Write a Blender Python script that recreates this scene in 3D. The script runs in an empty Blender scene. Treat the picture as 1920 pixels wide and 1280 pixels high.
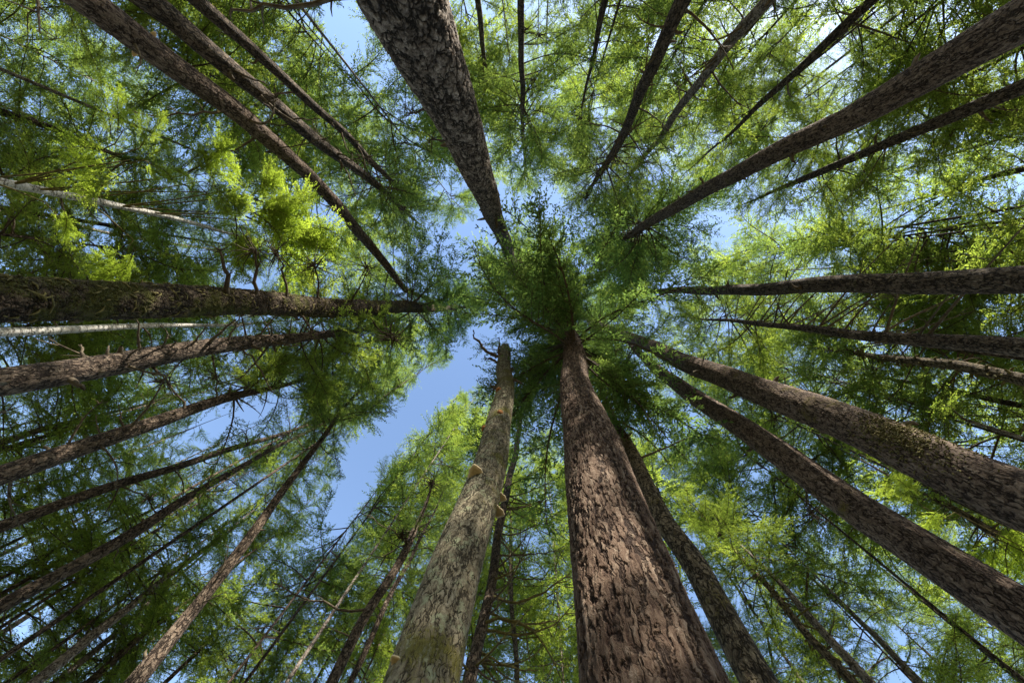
import bpy, math, random
import numpy as np
from mathutils import Vector, Matrix

# ------------------------------------------------------------------ camera, sky, sun
SC = bpy.context.scene
COL = SC.collection
F, CX, CY = 747.0, 960.0, 640.0            # focal length and centre in photo pixels (1920 x 1280)
ZEN = (1003.0, 548.0)                      # where the zenith stands in the photo
CAM = np.array([0.0, 0.0, 0.6])
zc = Vector(((ZEN[0] - CX) / F, (CY - ZEN[1]) / F, -1.0)).normalized()
R0 = Matrix(((1, 0, 0), (0, -1, 0), (0, 0, -1)))
Q = (R0 @ zc).rotation_difference(Vector((0, 0, 1))).to_matrix()
R = Q @ R0
cd = bpy.data.cameras.new('camera')
cd.sensor_width = 36.0
cd.lens = 36.0 * F / 1920.0
cd.clip_start = 0.05
cd.clip_end = 3000
co = bpy.data.objects.new('camera', cd)
COL.objects.link(co)
co.matrix_world = Matrix.Translation(Vector(CAM)) @ R.to_4x4()
SC.camera = co
RN = np.array(R)

SUN_EL, SUN_AZ = math.radians(37), math.atan2(-0.88, 0.47)   # azimuth as a world angle from +X
sun_dir = Vector((math.cos(SUN_EL) * math.cos(SUN_AZ), math.cos(SUN_EL) * math.sin(SUN_AZ), math.sin(SUN_EL)))
sl = bpy.data.lights.new('sun', 'SUN')
sl.energy = 5.0
sl.angle = math.radians(0.5)
sl.color = (1.0, 0.93, 0.80)
so = bpy.data.objects.new('sun', sl)
COL.objects.link(so)
so.rotation_euler = sun_dir.to_track_quat('Z', 'Y').to_euler()

W = bpy.data.worlds.new('World')
SC.world = W
W.use_nodes = True
nt = W.node_tree
nt.nodes.clear()
sky = nt.nodes.new('ShaderNodeTexSky')
sky.sky_type = 'NISHITA'
sky.sun_disc = False
sky.sun_elevation = SUN_EL
sky.sun_rotation = math.pi / 2 - SUN_AZ
sky.air_density = 1.0
sky.dust_density = 0.4
sky.ozone_density = 1.0
bg = nt.nodes.new('ShaderNodeBackground')
bg.inputs['Strength'].default_value = 0.115
wo = nt.nodes.new('ShaderNodeOutputWorld')
nt.links.new(sky.outputs[0], bg.inputs[0])
nt.links.new(bg.outputs[0], wo.inputs[0])

SC.view_settings.view_transform = 'Standard'
SC.view_settings.look = 'None'
SC.view_settings.gamma = 1
SC.view_settings.exposure = 1.85
SC.cycles.max_bounces = 6
SC.cycles.diffuse_bounces = 3
SC.cycles.glossy_bounces = 1
SC.cycles.transmission_bounces = 5
SC.cycles.use_denoising = True
SC.cycles.caustics_reflective = False
SC.cycles.caustics_refractive = False

# ------------------------------------------------------------------ projection helpers
def ray(px, py):
    """direction through a photo pixel, scaled to climb one metre; and its depth along the lens axis"""
    d = RN @ np.array([(px - CX) / F, (CY - py) / F, -1.0])
    return d / d[2], 1.0 / d[2]

def project(P):
    q = (P - CAM) @ RN
    z = np.minimum(q[..., 2], -0.05)
    return CX + F * q[..., 0] / -z, CY - F * q[..., 1] / -z

# openings of the canopy: (x, y, rx, ry, angle, how open)
GAPS = [
    (905, 640, 66, 26, -45, .97), (815, 735, 70, 30, -38, .97), (705, 850, 100, 30, -45, .97), (625, 965, 66, 38, -60, .97),
    (942, 575, 16, 36, 0, .9),
    (430, 785, 62, 34, -10, .95), (515, 765, 50, 20, 20, .85), (340, 835, 44, 16, -20, .6),
    (648, 80, 42, 74, 0, .95), (600, 400, 36, 28, 40, .9), (745, 490, 46, 22, 20, .8), (820, 485, 30, 16, 0, .45),
    (985, 385, 16, 22, 0, .6), (450, 520, 28, 22, 0, .8),
    (1340, 75, 44, 44, 0, .7), (1290, 120, 28, 44, 0, .5), (1380, 430, 100, 40, -30, .42), (1480, 380, 70, 30, -30, .35),
    (1520, 520, 90, 20, 0, .4), (1020, 1010, 24, 100, 0, .35), (1272, 1060, 20, 110, -15, .8), (1400, 1110, 34, 34, 0, .7),
    (1840, 830, 70, 40, 0, .4), (1780, 30, 110, 30, 0, .5), (1600, 70, 44, 60, 0, .4),
    (1700, 1220, 130, 40, 0, .3), (1720, 400, 100, 40, 0, .3), (1860, 330, 50, 50, 0, .35), (740, 150, 40, 60, 0, .45),
    (60, 760, 70, 50, 0, .3), (1000, 620, 18, 34, 20, .3),
]

def openness(px, py):
    o = np.zeros_like(px)
    for gx, gy, rx, ry, a, s in GAPS:
        c, n = math.cos(math.radians(a)), math.sin(math.radians(a))
        u = ((px - gx) * c + (py - gy) * n) / rx
        v = (-(px - gx) * n + (py - gy) * c) / ry
        d = np.sqrt(u * u + v * v)
        o = np.maximum(o, s * np.clip((1.25 - d) / 0.4, 0, 1))
    return o

# ------------------------------------------------------------------ materials
def new_mat(name):
    m = bpy.data.materials.new(name)
    m.use_nodes = True
    t = m.node_tree
    t.nodes.clear()
    out = t.nodes.new('ShaderNodeOutputMaterial')
    return m, t, out

def N(t, kind, **kw):
    n = t.nodes.new(kind)
    for k, v in kw.items():
        if k.startswith('i_'):
            n.inputs[k[2:].replace('_', ' ')].default_value = v
        else:
            setattr(n, k, v)
    return n

def ramp(t, stops):
    n = t.nodes.new('ShaderNodeValToRGB')
    e = n.color_ramp.elements
    while len(e) < len(stops):
        e.new(0.5)
    for k, (p, c) in enumerate(stops):
        e[k].position = p
        e[k].color = (c[0], c[1], c[2], 1)
    return n

def leaf_mat(name, dark, mid, light, trans, mixf=0.5):
    m, t, out = new_mat(name)
    tc = N(t, 'ShaderNodeTexCoord')
    no = N(t, 'ShaderNodeTexNoise', i_Scale=0.9, i_Detail=2.0)
    t.links.new(tc.outputs['Object'], no.inputs['Vector'])
    geo = N(t, 'ShaderNodeNewGeometry')
    ad = N(t, 'ShaderNodeMath', operation='MULTIPLY_ADD')
    t.links.new(geo.outputs['Random Per Island'], ad.inputs[0])
    ad.inputs[1].default_value = 0.34
    t.links.new(no.outputs['Fac'], ad.inputs[2])
    r = ramp(t, [(0.38, dark), (0.66, mid), (0.95, light)])
    t.links.new(ad.outputs[0], r.inputs[0])
    df = N(t, 'ShaderNodeBsdfDiffuse')
    tr = N(t, 'ShaderNodeBsdfTranslucent')
    mul = N(t, 'ShaderNodeMixRGB', blend_type='MULTIPLY')
    mul.inputs[0].default_value = 1.0
    mul.inputs[2].default_value = (trans[0], trans[1], trans[2], 1)
    t.links.new(r.outputs[0], df.inputs['Color'])
    t.links.new(r.outputs[0], mul.inputs[1])
    t.links.new(mul.outputs[0], tr.inputs['Color'])
    mx = N(t, 'ShaderNodeMixShader')
    mx.inputs[0].default_value = mixf
    t.links.new(df.outputs[0], mx.inputs[1])
    t.links.new(tr.outputs[0], mx.inputs[2])
    t.links.new(mx.outputs[0], out.inputs['Surface'])
    return m

LEAF = {
    'hemlock': leaf_mat('hemlock_needles', (.058, .093, .026), (.102, .153, .042), (.168, .213, .066), (2.6, 2.4, 1.15), .56),
    'fir': leaf_mat('fir_needles', (.046, .082, .030), (.084, .128, .044), (.128, .170, .056), (2.5, 2.4, 1.25), .56),
    'dense': leaf_mat('darker_fir_needles', (.037, .070, .028), (.067, .112, .041), (.106, .150, .053), (2.35, 2.3, 1.25), .55),  # fir green set darker, for crowns around the middle of the view
    'bright': leaf_mat('backlit_young_needles', (.118, .172, .034), (.162, .232, .050), (.212, .272, .076), (2.5, 2.35, 1.1), .58),  # young green raised to lime to stand in for sun shining through
}

def bark_mat(name, plate, ridge, crack, moss, moss_amt, scale, stretch, disp, crack_w=0.12, lichen=None, lichen_amt=0.0, bump=1.0, fine=1.0, ridged=1.0, gate=.5, flake=.35):
    """bark: long ridged fissures, broken plate edges and fine flakes; scale = plates per metre round the trunk"""
    m, t, out = new_mat(name)
    L = t.links.new
    at = N(t, 'ShaderNodeAttribute', attribute_name='bark_co')
    def noise(vec, sc, det=3.0, rough=.55):
        n = N(t, 'ShaderNodeTexNoise', i_Scale=sc, i_Detail=det, i_Roughness=rough)
        L(vec, n.inputs['Vector'])
        return n
    def math_(op, a, b=None, c=None):
        n = N(t, 'ShaderNodeMath', operation=op)
        for k, v in enumerate((a, b, c)):
            if v is None: continue
            if isinstance(v, (int, float)): n.inputs[k].default_value = v
            else: L(v, n.inputs[k])
        return n.outputs[0]
    def smooth(v, lo, hi):
        n = N(t, 'ShaderNodeMapRange', interpolation_type='SMOOTHSTEP')
        n.inputs['From Min'].default_value = lo
        n.inputs['From Max'].default_value = hi
        L(v, n.inputs['Value'])
        return n.outputs[0]
    def stretched(k, st, vec):
        mp = N(t, 'ShaderNodeMapping')
        mp.inputs['Scale'].default_value = (k, k, k / st)
        L(vec, mp.inputs['Vector'])
        return mp.outputs[0]
    wn = noise(at.outputs['Vector'], scale * .45, 4.0)
    wm = N(t, 'ShaderNodeVectorMath', operation='MULTIPLY_ADD')
    L(wn.outputs['Color'], wm.inputs[0])
    wm.inputs[1].default_value = (1.5 / scale,) * 3
    L(at.outputs['Vector'], wm.inputs[2])
    wv = wm.outputs[0]
    # long fissures
    ra = noise(stretched(scale * .55, stretch * 1.5, wv), 1.0, 3.0, .6)
    fa = smooth(math_('ABSOLUTE', math_('SUBTRACT', ra.outputs['Fac'], .5)), 0.0, .045 * ridged)
    gate_n = noise(at.outputs['Vector'], scale * .33, 2.0)
    ga = smooth(gate_n.outputs['Fac'], .48 + .2 * (gate - .5), .60 + .2 * (gate - .5))
    # plate edges, broken up
    vo = N(t, 'ShaderNodeTexVoronoi', feature='DISTANCE_TO_EDGE', i_Scale=1.0)
    pv = stretched(scale, stretch, wv)
    L(pv, vo.inputs['Vector'])
    vc = N(t, 'ShaderNodeTexVoronoi', feature='F1', i_Scale=1.0)
    L(pv, vc.inputs['Vector'])
    ge = noise(at.outputs['Vector'], scale * .6, 3.0)
    fb = math_('MAXIMUM', smooth(vo.outputs['Distance'], 0.0, crack_w), smooth(ge.outputs['Fac'], .50 - .1 * gate, .64 - .1 * gate))
    crk = math_('MULTIPLY', math_('MAXIMUM', fa, math_('MULTIPLY', ga, .8)), fb)
    # flakes
    n2 = noise(stretched(scale * 2.6, stretch * .8, wv), 1.0, 6.0, .68)
    n3 = noise(stretched(scale * 1.3, stretch * .7, wv), 1.0, 4.0, .6)
    big = noise(at.outputs['Vector'], 1.6, 3.0)
    sepc = N(t, 'ShaderNodeSeparateColor')
    L(vc.outputs['Color'], sepc.inputs[0])
    tone = math_('ADD', math_('MULTIPLY', n2.outputs['Fac'], .75), math_('ADD', math_('MULTIPLY', sepc.outputs[0], .12), math_('MULTIPLY', n3.outputs['Fac'], .35)))
    cr1 = ramp(t, [(.44, crack), (.62, plate), (.82, ridge)])
    L(tone, cr1.inputs[0])
    mixc = N(t, 'ShaderNodeMixRGB')
    L(crk, mixc.inputs[0])
    mixc.inputs[1].default_value = (*[c * 0.4 for c in crack], 1)
    L(cr1.outputs[0], mixc.inputs[2])
    last = mixc.outputs[0]
    if lichen:
        ln = noise(at.outputs['Vector'], 7.0, 6.0, .7)
        ml = N(t, 'ShaderNodeMixRGB')
        L(math_('MULTIPLY', smooth(ln.outputs['Fac'], .62 - .25 * lichen_amt, .74 - .25 * lichen_amt), crk), ml.inputs[0])
        L(last, ml.inputs[1])
        ml.inputs[2].default_value = (*lichen, 1)
        last = ml.outputs[0]
    if moss_amt > 0:
        mn = math_('MULTIPLY_ADD', n2.outputs['Fac'], .5, big.outputs['Fac'])
        mm2 = N(t, 'ShaderNodeMixRGB')
        L(smooth(mn, 1.02 - .5 * moss_amt, 1.14 - .5 * moss_amt), mm2.inputs[0])
        L(last, mm2.inputs[1])
        mossr = ramp(t, [(.35, [c * .45 for c in moss]), (.7, moss)])
        L(n2.outputs['Fac'], mossr.inputs[0])
        L(mossr.outputs[0], mm2.inputs[2])
        last = mm2.outputs[0]
    df = N(t, 'ShaderNodeBsdfPrincipled', i_Roughness=0.9)
    df.inputs['Specular IOR Level'].default_value = 0.15
    L(last, df.inputs['Base Color'])
    h = math_('ADD', math_('MULTIPLY', crk, 1.0), math_('ADD', math_('MULTIPLY', n2.outputs['Fac'], .8 * fine), math_('ADD', math_('MULTIPLY', n3.outputs['Fac'], .9 * fine), math_('MULTIPLY', sepc.outputs[1], flake))))
    if disp > 0:
        dp = N(t, 'ShaderNodeDisplacement')
        dp.inputs['Midlevel'].default_value = 1.6
        dp.inputs['Scale'].default_value = disp
        L(h, dp.inputs['Height'])
        L(dp.outputs[0], out.inputs['Displacement'])
        m.displacement_method = 'BOTH'
    else:
        bu = N(t, 'ShaderNodeBump')
        bu.inputs['Strength'].default_value = 1.0
        bu.inputs['Distance'].default_value = 0.03 * bump
        L(h, bu.inputs['Height'])
        L(bu.outputs[0], df.inputs['Normal'])
    L(df.outputs[0], out.inputs['Surface'])
    return m

MOSS = (.075, .075, .018)
BARK = {
    'furrowed': bark_mat('furrowed_bark', (.092, .060, .041), (.195, .150, .112), (.028, .014, .009), MOSS, 0.0, 16, 5.4, .022, .10, gate=.55, ridged=1.25, flake=.2, fine=1.2),
    'scaly': bark_mat('scaly_bark', (.14, .108, .086), (.40, .335, .28), (.026, .018, .013), MOSS, 0.0, 13, 1.9, .022, .12, gate=.8, ridged=1.7, flake=.15, fine=1.5),
    'smooth': bark_mat('smooth_grey_bark', (.140, .118, .078), (.245, .215, .155), (.052, .042, .026), (.105, .095, .024), .42, 20, 3.0, .010, .07, (.175, .185, .115), .42, fine=1.2, gate=.7, flake=.2, ridged=1.2),
    'brown': bark_mat('brown_bark', (.115, .081, .060), (.228, .175, .135), (.036, .022, .016), (.12, .095, .028), .25, 17, 3.4, .016, .14, gate=.55, ridged=1.2, flake=.12),
    'mossy': bark_mat('mossy_bark', (.075, .055, .038), (.14, .11, .075), (.028, .020, .013), MOSS, .50, 13, .55, .030, .2, ridged=1.5),
    'thin': bark_mat('rough_bark', (.112, .082, .060), (.21, .170, .132), (.038, .026, .020), MOSS, .18, 15, 3.0, 0, .16, bump=1.4, ridged=1.2, gate=.6, flake=.1),
    'grey': bark_mat('grey_bark', (.20, .17, .145), (.33, .30, .26), (.08, .06, .05), MOSS, .20, 12, 1.5, 0, .12, bump=.6, gate=.8),
    'birch': bark_mat('white_birch_bark', (.50, .48, .45), (.62, .60, .57), (.26, .23, .19), MOSS, .0, 5, .25, 0, .04, bump=.25, gate=1.0, fine=.4),
    'gold': bark_mat('mossy_thin_bark', (.15, .115, .075), (.27, .22, .145), (.045, .032, .020), (.165, .135, .045), .30, 14, 2.4, 0, .16, bump=1.6, ridged=1.2, gate=.6, flake=.1),
}
def plain(name, a, b, sc=12.0, rough=.9):
    m, t, out = new_mat(name)
    tc = N(t, 'ShaderNodeTexCoord')
    no = N(t, 'ShaderNodeTexNoise', i_Scale=sc, i_Detail=4.0)
    t.links.new(tc.outputs['Object'], no.inputs['Vector'])
    r = ramp(t, [(.35, a), (.7, b)])
    t.links.new(no.outputs['Fac'], r.inputs[0])
    d = N(t, 'ShaderNodeBsdfPrincipled', i_Roughness=rough)
    d.inputs['Specular IOR Level'].default_value = 0.15
    t.links.new(r.outputs[0], d.inputs['Base Color'])
    t.links.new(d.outputs[0], out.inputs['Surface'])
    return m
M_TWIG = plain('twig_bark', (.040, .030, .022), (.085, .068, .048))
M_DEAD = plain('dead_branch_bark', (.050, .040, .030), (.130, .105, .070))
M_PALE = plain('pale_dead_branch', (.20, .16, .10), (.34, .28, .19))
M_MOSSB = plain('mossy_branch', (.055, .050, .018), (.15, .125, .045))
M_FUNGUS = plain('bracket_fungus_flesh', (.42, .33, .20), (.58, .47, .31), 20)
M_WOOD = plain('rotten_orange_wood', (.10, .04, .015), (.33, .15, .05), 25)
M_GROUND = plain('forest_floor_litter', (.09, .075, .04), (.17, .15, .075), .8)

# ------------------------------------------------------------------ mesh helpers
def mesh_from(name, V, tris=None, quads=None, mats=(), midx=None, attr=None, smooth=True):
    me = bpy.data.meshes.new(name)
    nt_ = 0 if tris is None else len(tris)
    nq = 0 if quads is None else len(quads)
    loops = []
    if nt_: loops.append(np.asarray(tris, np.int32).ravel())
    if nq: loops.append(np.asarray(quads, np.int32).ravel())
    loops = np.concatenate(loops)
    starts = np.concatenate([np.arange(nt_) * 3, nt_ * 3 + np.arange(nq) * 4]).astype(np.int32)
    me.vertices.add(len(V))
    me.vertices.foreach_set('co', np.ascontiguousarray(V, np.float32).ravel())
    me.loops.add(len(loops))
    me.loops.foreach_set('vertex_index', loops)
    me.polygons.add(nt_ + nq)
    me.polygons.foreach_set('loop_start', starts)
    for m in mats:
        me.materials.append(m)
    if midx is not None:
        me.polygons.foreach_set('material_index', np.asarray(midx, np.int32))
    me.polygons.foreach_set('use_smooth', np.full(nt_ + nq, smooth, bool))
    me.update(calc_edges=True)
    if attr is not None:
        a = me.attributes.new('bark_co', 'FLOAT_VECTOR', 'POINT')
        a.data.foreach_set('vector', np.ascontiguousarray(attr, np.float32).ravel())
    return me

def link(name, me, parent=None):
    o = bpy.data.objects.new(name, me)
    COL.objects.link(o)
    if parent is not None:
        o.parent = parent
    return o

def thing(name, loc, label, cat, group=None):
    o = bpy.data.objects.new(name, None)
    o.empty_display_size = 0.3
    COL.objects.link(o)
    o.location = loc
    o['label'] = label
    o['category'] = cat
    if group:
        o['group'] = group
    return o

def frames(P):
    T = np.gradient(P, axis=0)
    T /= np.linalg.norm(T, axis=1)[:, None] + 1e-9
    ref = np.array([0.0, 1.0, 0.0]) if abs(T[:, 1]).max() < 0.8 else (np.array([1.0, 0, 0]) if abs(T[:, 0]).max() < .8 else np.array([0.3, 0.2, 1.0]))
    A = np.cross(ref, T)
    A /= np.linalg.norm(A, axis=1)[:, None] + 1e-9
    B = np.cross(T, A)
    return A, B

def tube(P, r, n, cap=True):
    P = np.asarray(P, float)
    r = np.asarray(r, float)
    A, B = frames(P)
    a = np.arange(n) * 2 * math.pi / n
    V = P[:, None, :] + (A[:, None, :] * np.cos(a)[None, :, None] + B[:, None, :] * np.sin(a)[None, :, None]) * r[:, None, None]
    k = len(P)
    i = np.arange(k - 1)[:, None] * n
    j = np.arange(n)[None, :]
    j2 = (j + 1) % n
    q = np.stack([i + j, i + j2, i + n + j2, i + n + j], -1).reshape(-1, 4)
    return V.reshape(-1, 3), q, a

class MB:
    """gathers tubes and loose triangles and links them as one mesh object"""
    def __init__(s): s.V, s.Q, s.T, s.n = [], [], [], 0
    def tube(s, P, r, n=5):
        V, q, _ = tube(P, r, n)
        s.V.append(V); s.Q.append(q + s.n); s.n += len(V)
    def tris(s, V, t):
        s.V.append(V); s.T.append(t + s.n); s.n += len(V)
    def build(s, name, mat, parent=None, off=None):
        V = np.concatenate(s.V)
        if off is not None: V = V - off
        me = mesh_from(name, V, np.concatenate(s.T) if s.T else None, np.concatenate(s.Q) if s.Q else None, [mat])
        return link(name, me, parent)

def fbm1(x, rng, octs=4, f0=1.0):
    s = np.zeros_like(x)
    for k in range(octs):
        s += np.sin(x * f0 * 2 ** k * 1.3 + rng.uniform(0, 6.28)) * rng.uniform(.6, 1) / 2 ** (k * .8)
    return s

# ------------------------------------------------------------------ conifer boughs
def bough(rng, L=3.0, bare=.25, spacing=.105, ll=.13, lw=.045, lsp=.055, twig=.36, droop=.22):
    """one bough lying along +X: stem and twigs as slim triangles/tubes, needles as leaf triangles"""
    t = np.linspace(0, 1, 9)
    ph = rng.uniform(0, 6.28, 2)
    def axis(u):
        return np.stack([L * u, .15 * L * np.sin(u * 3 + ph[0]) * u, -droop * L * u ** 1.7 + .10 * L * np.sin(u * 4 + ph[1]) * u], -1)
    SV, SQ, _ = tube(axis(t), np.linspace(.027, .005, 9) * L / 2.6, 4)
    n = int((1 - bare) * L / spacing)
    u = np.clip(np.linspace(bare, 1, n) + rng.normal(0, .01, n), bare, 1)
    u = np.concatenate([u, u])
    side = np.concatenate([np.ones(n), -np.ones(n)])
    rel = (u - bare) / (1 - bare)
    l = twig * L * (np.minimum(1, .35 + rel * 2.2) * (1 - rel) ** .75 + .12) * rng.uniform(.35, 1.3, 2 * n)
    keep = rng.random(2 * n) > .20
    u, side, l = u[keep], side[keep], l[keep]
    base = axis(u)
    ang = np.radians(rng.normal(50, 17, len(u)))
    dz = rng.normal(-.12, .28, len(u))
    d = np.stack([np.cos(ang), side * np.sin(ang), dz], -1)
    d /= np.linalg.norm(d, axis=1)[:, None]
    # twig stems: slim triangles
    perp = np.cross(d, [0, 0, 1.0]); perp /= np.linalg.norm(perp, axis=1)[:, None]
    bend = np.stack([rng.normal(.12, .22, len(u)) * l, rng.normal(0, .16, len(u)) * l, -l * rng.uniform(.0, .4, len(u))], -1)
    tv = np.stack([base - perp * .007, base + perp * .007, base + d * l[:, None] * .95 + bend * .9], 1)
    # needles
    m = np.maximum(3, (l / lsp).astype(int))
    idx = np.repeat(np.arange(len(u)), m * 2)
    pos = np.concatenate([np.tile(np.linspace(.06, 1, k), 2) for k in m])
    sd = np.concatenate([np.repeat([1.0, -1.0], k) for k in m])
    kk = rng.random(len(idx)) > .1
    idx, pos, sd = idx[kk], pos[kk], sd[kk]
    q = len(idx)
    b = base[idx] + d[idx] * (l[idx] * pos)[:, None] + bend[idx] * (pos ** 2)[:, None] + rng.normal(0, .022, (q, 3))
    a2 = np.radians(rng.normal(48, 24, q)) * (1.05 - .5 * pos)
    side_v = perp[idx] * sd[:, None]
    dirv = d[idx] * np.cos(a2)[:, None] + side_v * np.sin(a2)[:, None]
    dirv[:, 2] += rng.normal(-.10, .38, q)
    dirv /= np.linalg.norm(dirv, axis=1)[:, None]
    wv = np.cross(dirv, np.stack([rng.normal(0, .35, q), rng.normal(0, .35, q), np.ones(q)], -1))
    wv /= np.linalg.norm(wv, axis=1)[:, None]
    le = ll * rng.uniform(.45, 1.4, q) * (1.1 - .45 * pos)
    w = lw * rng.uniform(.7, 1.25, q)
    c = b + dirv * (le * .42)[:, None]
    LV = np.stack([b, c + wv * (w * .5)[:, None], b + dirv * le[:, None], c - wv * (w * .5)[:, None]], 1)
    return SV, SQ, tv.reshape(-1, 3), LV.reshape(-1, 3)

RT = np.random.default_rng(7)
BOUGHS = {
    'hemlock': [bough(RT, 3, RT.uniform(.15, .3), .090, .098, .027, .029, .37, RT.uniform(.12, .3)) for _ in range(8)],
    'fir': [bough(RT, 3, RT.uniform(.2, .42), .094, .095, .026, .029, .32, RT.uniform(.05, .2)) for _ in range(8)],
    'sparse': [bough(RT, 3, RT.uniform(.3, .5), .115, .092, .025, .034, .29, RT.uniform(.1, .3)) for _ in range(8)],
    'hemlock_far': [bough(RT, 3, RT.uniform(.15, .3), .098, .118, .034, .039, .37, RT.uniform(.12, .3)) for _ in range(8)],
    'fir_far': [bough(RT, 3, RT.uniform(.2, .42), .102, .114, .032, .039, .32, RT.uniform(.05, .2)) for _ in range(8)],
    'bright': [bough(RT, 3, RT.uniform(.12, .25), .066, .085, .038, .032, .42, RT.uniform(.1, .25)) for _ in range(6)],
}

NFILL = 165
MG = 5
COVER = np.zeros((32 + 2 * MG, 48 + 2 * MG))   # how much of the view the needles already fill, in 40 px cells
LAREA = {'hemlock_far': .118 * .034, 'fir_far': .114 * .032, 'hemlock': .098 * .027, 'fir': .095 * .026, 'sparse': .092 * .025, 'bright': .085 * .038}
def assemble(items, shape, leaf, parent, off, name='crown'):
    """items: (origin, azimuth, pitch, roll, scale) of each bough -> one crown mesh (needles + their stems)"""
    if not items:
        return None
    it = np.array([[*o, a, p, r, s, k] for (o, a, p, r, s, k) in items])
    Vs, Qs, Ts, mq, mt = [], [], [], [], []
    n = 0
    if shape in ('hemlock', 'fir') and it[:, 2].mean() > 21:
        shape += '_far'
    T = BOUGHS[shape]
    for k in range(len(T)):
        sel = it[it[:, 7].astype(int) == k]
        if not len(sel): continue
        a, p, r, s = sel[:, 3], sel[:, 4], sel[:, 5], sel[:, 6]
        ca, sa, cp, sp, cr, sr = np.cos(a), np.sin(a), np.cos(p), np.sin(p), np.cos(r), np.sin(r)
        X = np.stack([ca * cp, sa * cp, sp], -1)
        Y0 = np.stack([-sa, ca, 0 * a], -1)
        Z0 = np.cross(X, Y0)
        Y = Y0 * cr[:, None] + Z0 * sr[:, None]
        Z = np.cross(X, Y)
        M = np.stack([X, Y, Z], -1) * s[:, None, None]
        SV, SQ, TV, LV = T[k]
        for src, arity, mi in ((SV, 0, 1), (TV, 3, 1), (LV, 4, 0)):
            V = np.einsum('bij,vj->bvi', M, src) + sel[:, None, :3]
            B, m = V.shape[:2]
            if arity == 4:
                c = V[:, ::16].reshape(-1, 3)
                x, y = project(c)
                dep = np.maximum(1.0, -((c - CAM) @ RN)[:, 2])
                wgt = .32 * LAREA[shape] * np.repeat(s, V[:, ::16].shape[1]) ** 2 * 4 * (F / dep) ** 2 / 1600
                ix, iy = np.floor(x / 40).astype(int) + MG, np.floor(y / 40).astype(int) + MG
                ok = (ix >= 0) & (ix < COVER.shape[1]) & (iy >= 0) & (iy < COVER.shape[0])
                np.add.at(COVER, (iy[ok], ix[ok]), wgt[ok])
            Vs.append(V.reshape(-1, 3))
            if arity == 0:
                f = (SQ[None] + (np.arange(B) * m)[:, None, None]).reshape(-1, 4) + n
                Qs.append(f); mq.append(np.full(len(f), mi))
            elif arity == 4:
                f = np.arange(B * m).reshape(-1, 4) + n
                Qs.append(f); mq.append(np.full(len(f), mi))
            else:
                f = np.arange(B * m).reshape(-1, 3) + n
                Ts.append(f); mt.append(np.full(len(f), mi))
            n += B * m
    V = np.concatenate(Vs) - off
    me = mesh_from(name, V, np.concatenate(Ts), np.concatenate(Qs), [LEAF[leaf], M_TWIG], np.concatenate(mt + mq), smooth=False)
    return link(name, me, parent)

SUNRAYS = []          # (point, radius): spots the sun reaches through breaks in the canopy
SUNV = np.array(sun_dir)
def add_sun(px, py, h, rad):
    d, _ = ray(px, py)
    SUNRAYS.append((CAM + d * h, rad))

def in_sunray(pts):
    for p, r in SUNRAYS:
        v = pts - p
        t = v @ SUNV
        d = np.linalg.norm(v - t[:, None] * SUNV, axis=1)
        if ((t > .6) & (d < r + .45)).any():
            return True
    return False

KEEP = []             # stretches of trunk the photo shows clear of nearer boughs: x0, y0, x1, y1, half width, height0, height1
def hides_trunk(pts):
    if not len(KEEP): return False
    px, py = project(pts)
    K = KEEP_A
    ex, ey = K[:, 2] - K[:, 0], K[:, 3] - K[:, 1]
    l2 = ex * ex + ey * ey
    t = np.clip(((px[:, None] - K[:, 0]) * ex + (py[:, None] - K[:, 1]) * ey) / l2, 0, 1)
    d = np.hypot(px[:, None] - K[:, 0] - t * ex, py[:, None] - K[:, 1] - t * ey)
    h = K[:, 5] + t * (K[:, 6] - K[:, 5])
    return bool(((d < K[:, 4] + 10) & (pts[:, 2:3] < h - .3)).any())

def crown_items(line, z0, z1, Lmax, nb, rng, shape, low=0.75, gap=True, az=None):
    """boughs up a trunk between heights z0 and z1; cone-shaped, thinned where the canopy stands open"""
    out = []
    nt_ = len(BOUGHS[shape])
    for i in range(nb):
        f = (i + rng.random()) / nb
        f = f ** 0.9
        z = z0 + (z1 - z0) * f
        o = line(z)
        prof = (low + (1 - low) * min(1, f * 4)) * (1 - f) ** .7 + .14
        L = Lmax * prof * rng.uniform(.65, 1.2)
        a = rng.uniform(0, 2 * math.pi) if az is None else rng.normal(az[0], az[1])
        p = math.radians(rng.normal(-6 + 34 * f, 15))
        r = rng.normal(0, .3)
        s = L / 3.0
        if gap:
            tip = o + np.array([math.cos(a) * math.cos(p), math.sin(a) * math.cos(p), math.sin(p) - .15]) * L
            pts = np.array([o + (tip - o) * q for q in (.3, .55, .8, 1.0)])
            px, py = project(pts)
            if (px < -90).all() or (px > 2010).all() or (py > 1370).all() or (py < -340).all():
                continue                      # well outside what the photograph shows
            op = openness(px, py)[1:].max()
            if rng.random() < op:
                continue
            if hides_trunk(pts) and rng.random() < .82:
                continue
            if in_sunray(pts) and rng.random() < .93:
                continue
        out.append((o, a, p, r, s, rng.integers(nt_)))
    return out

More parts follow.
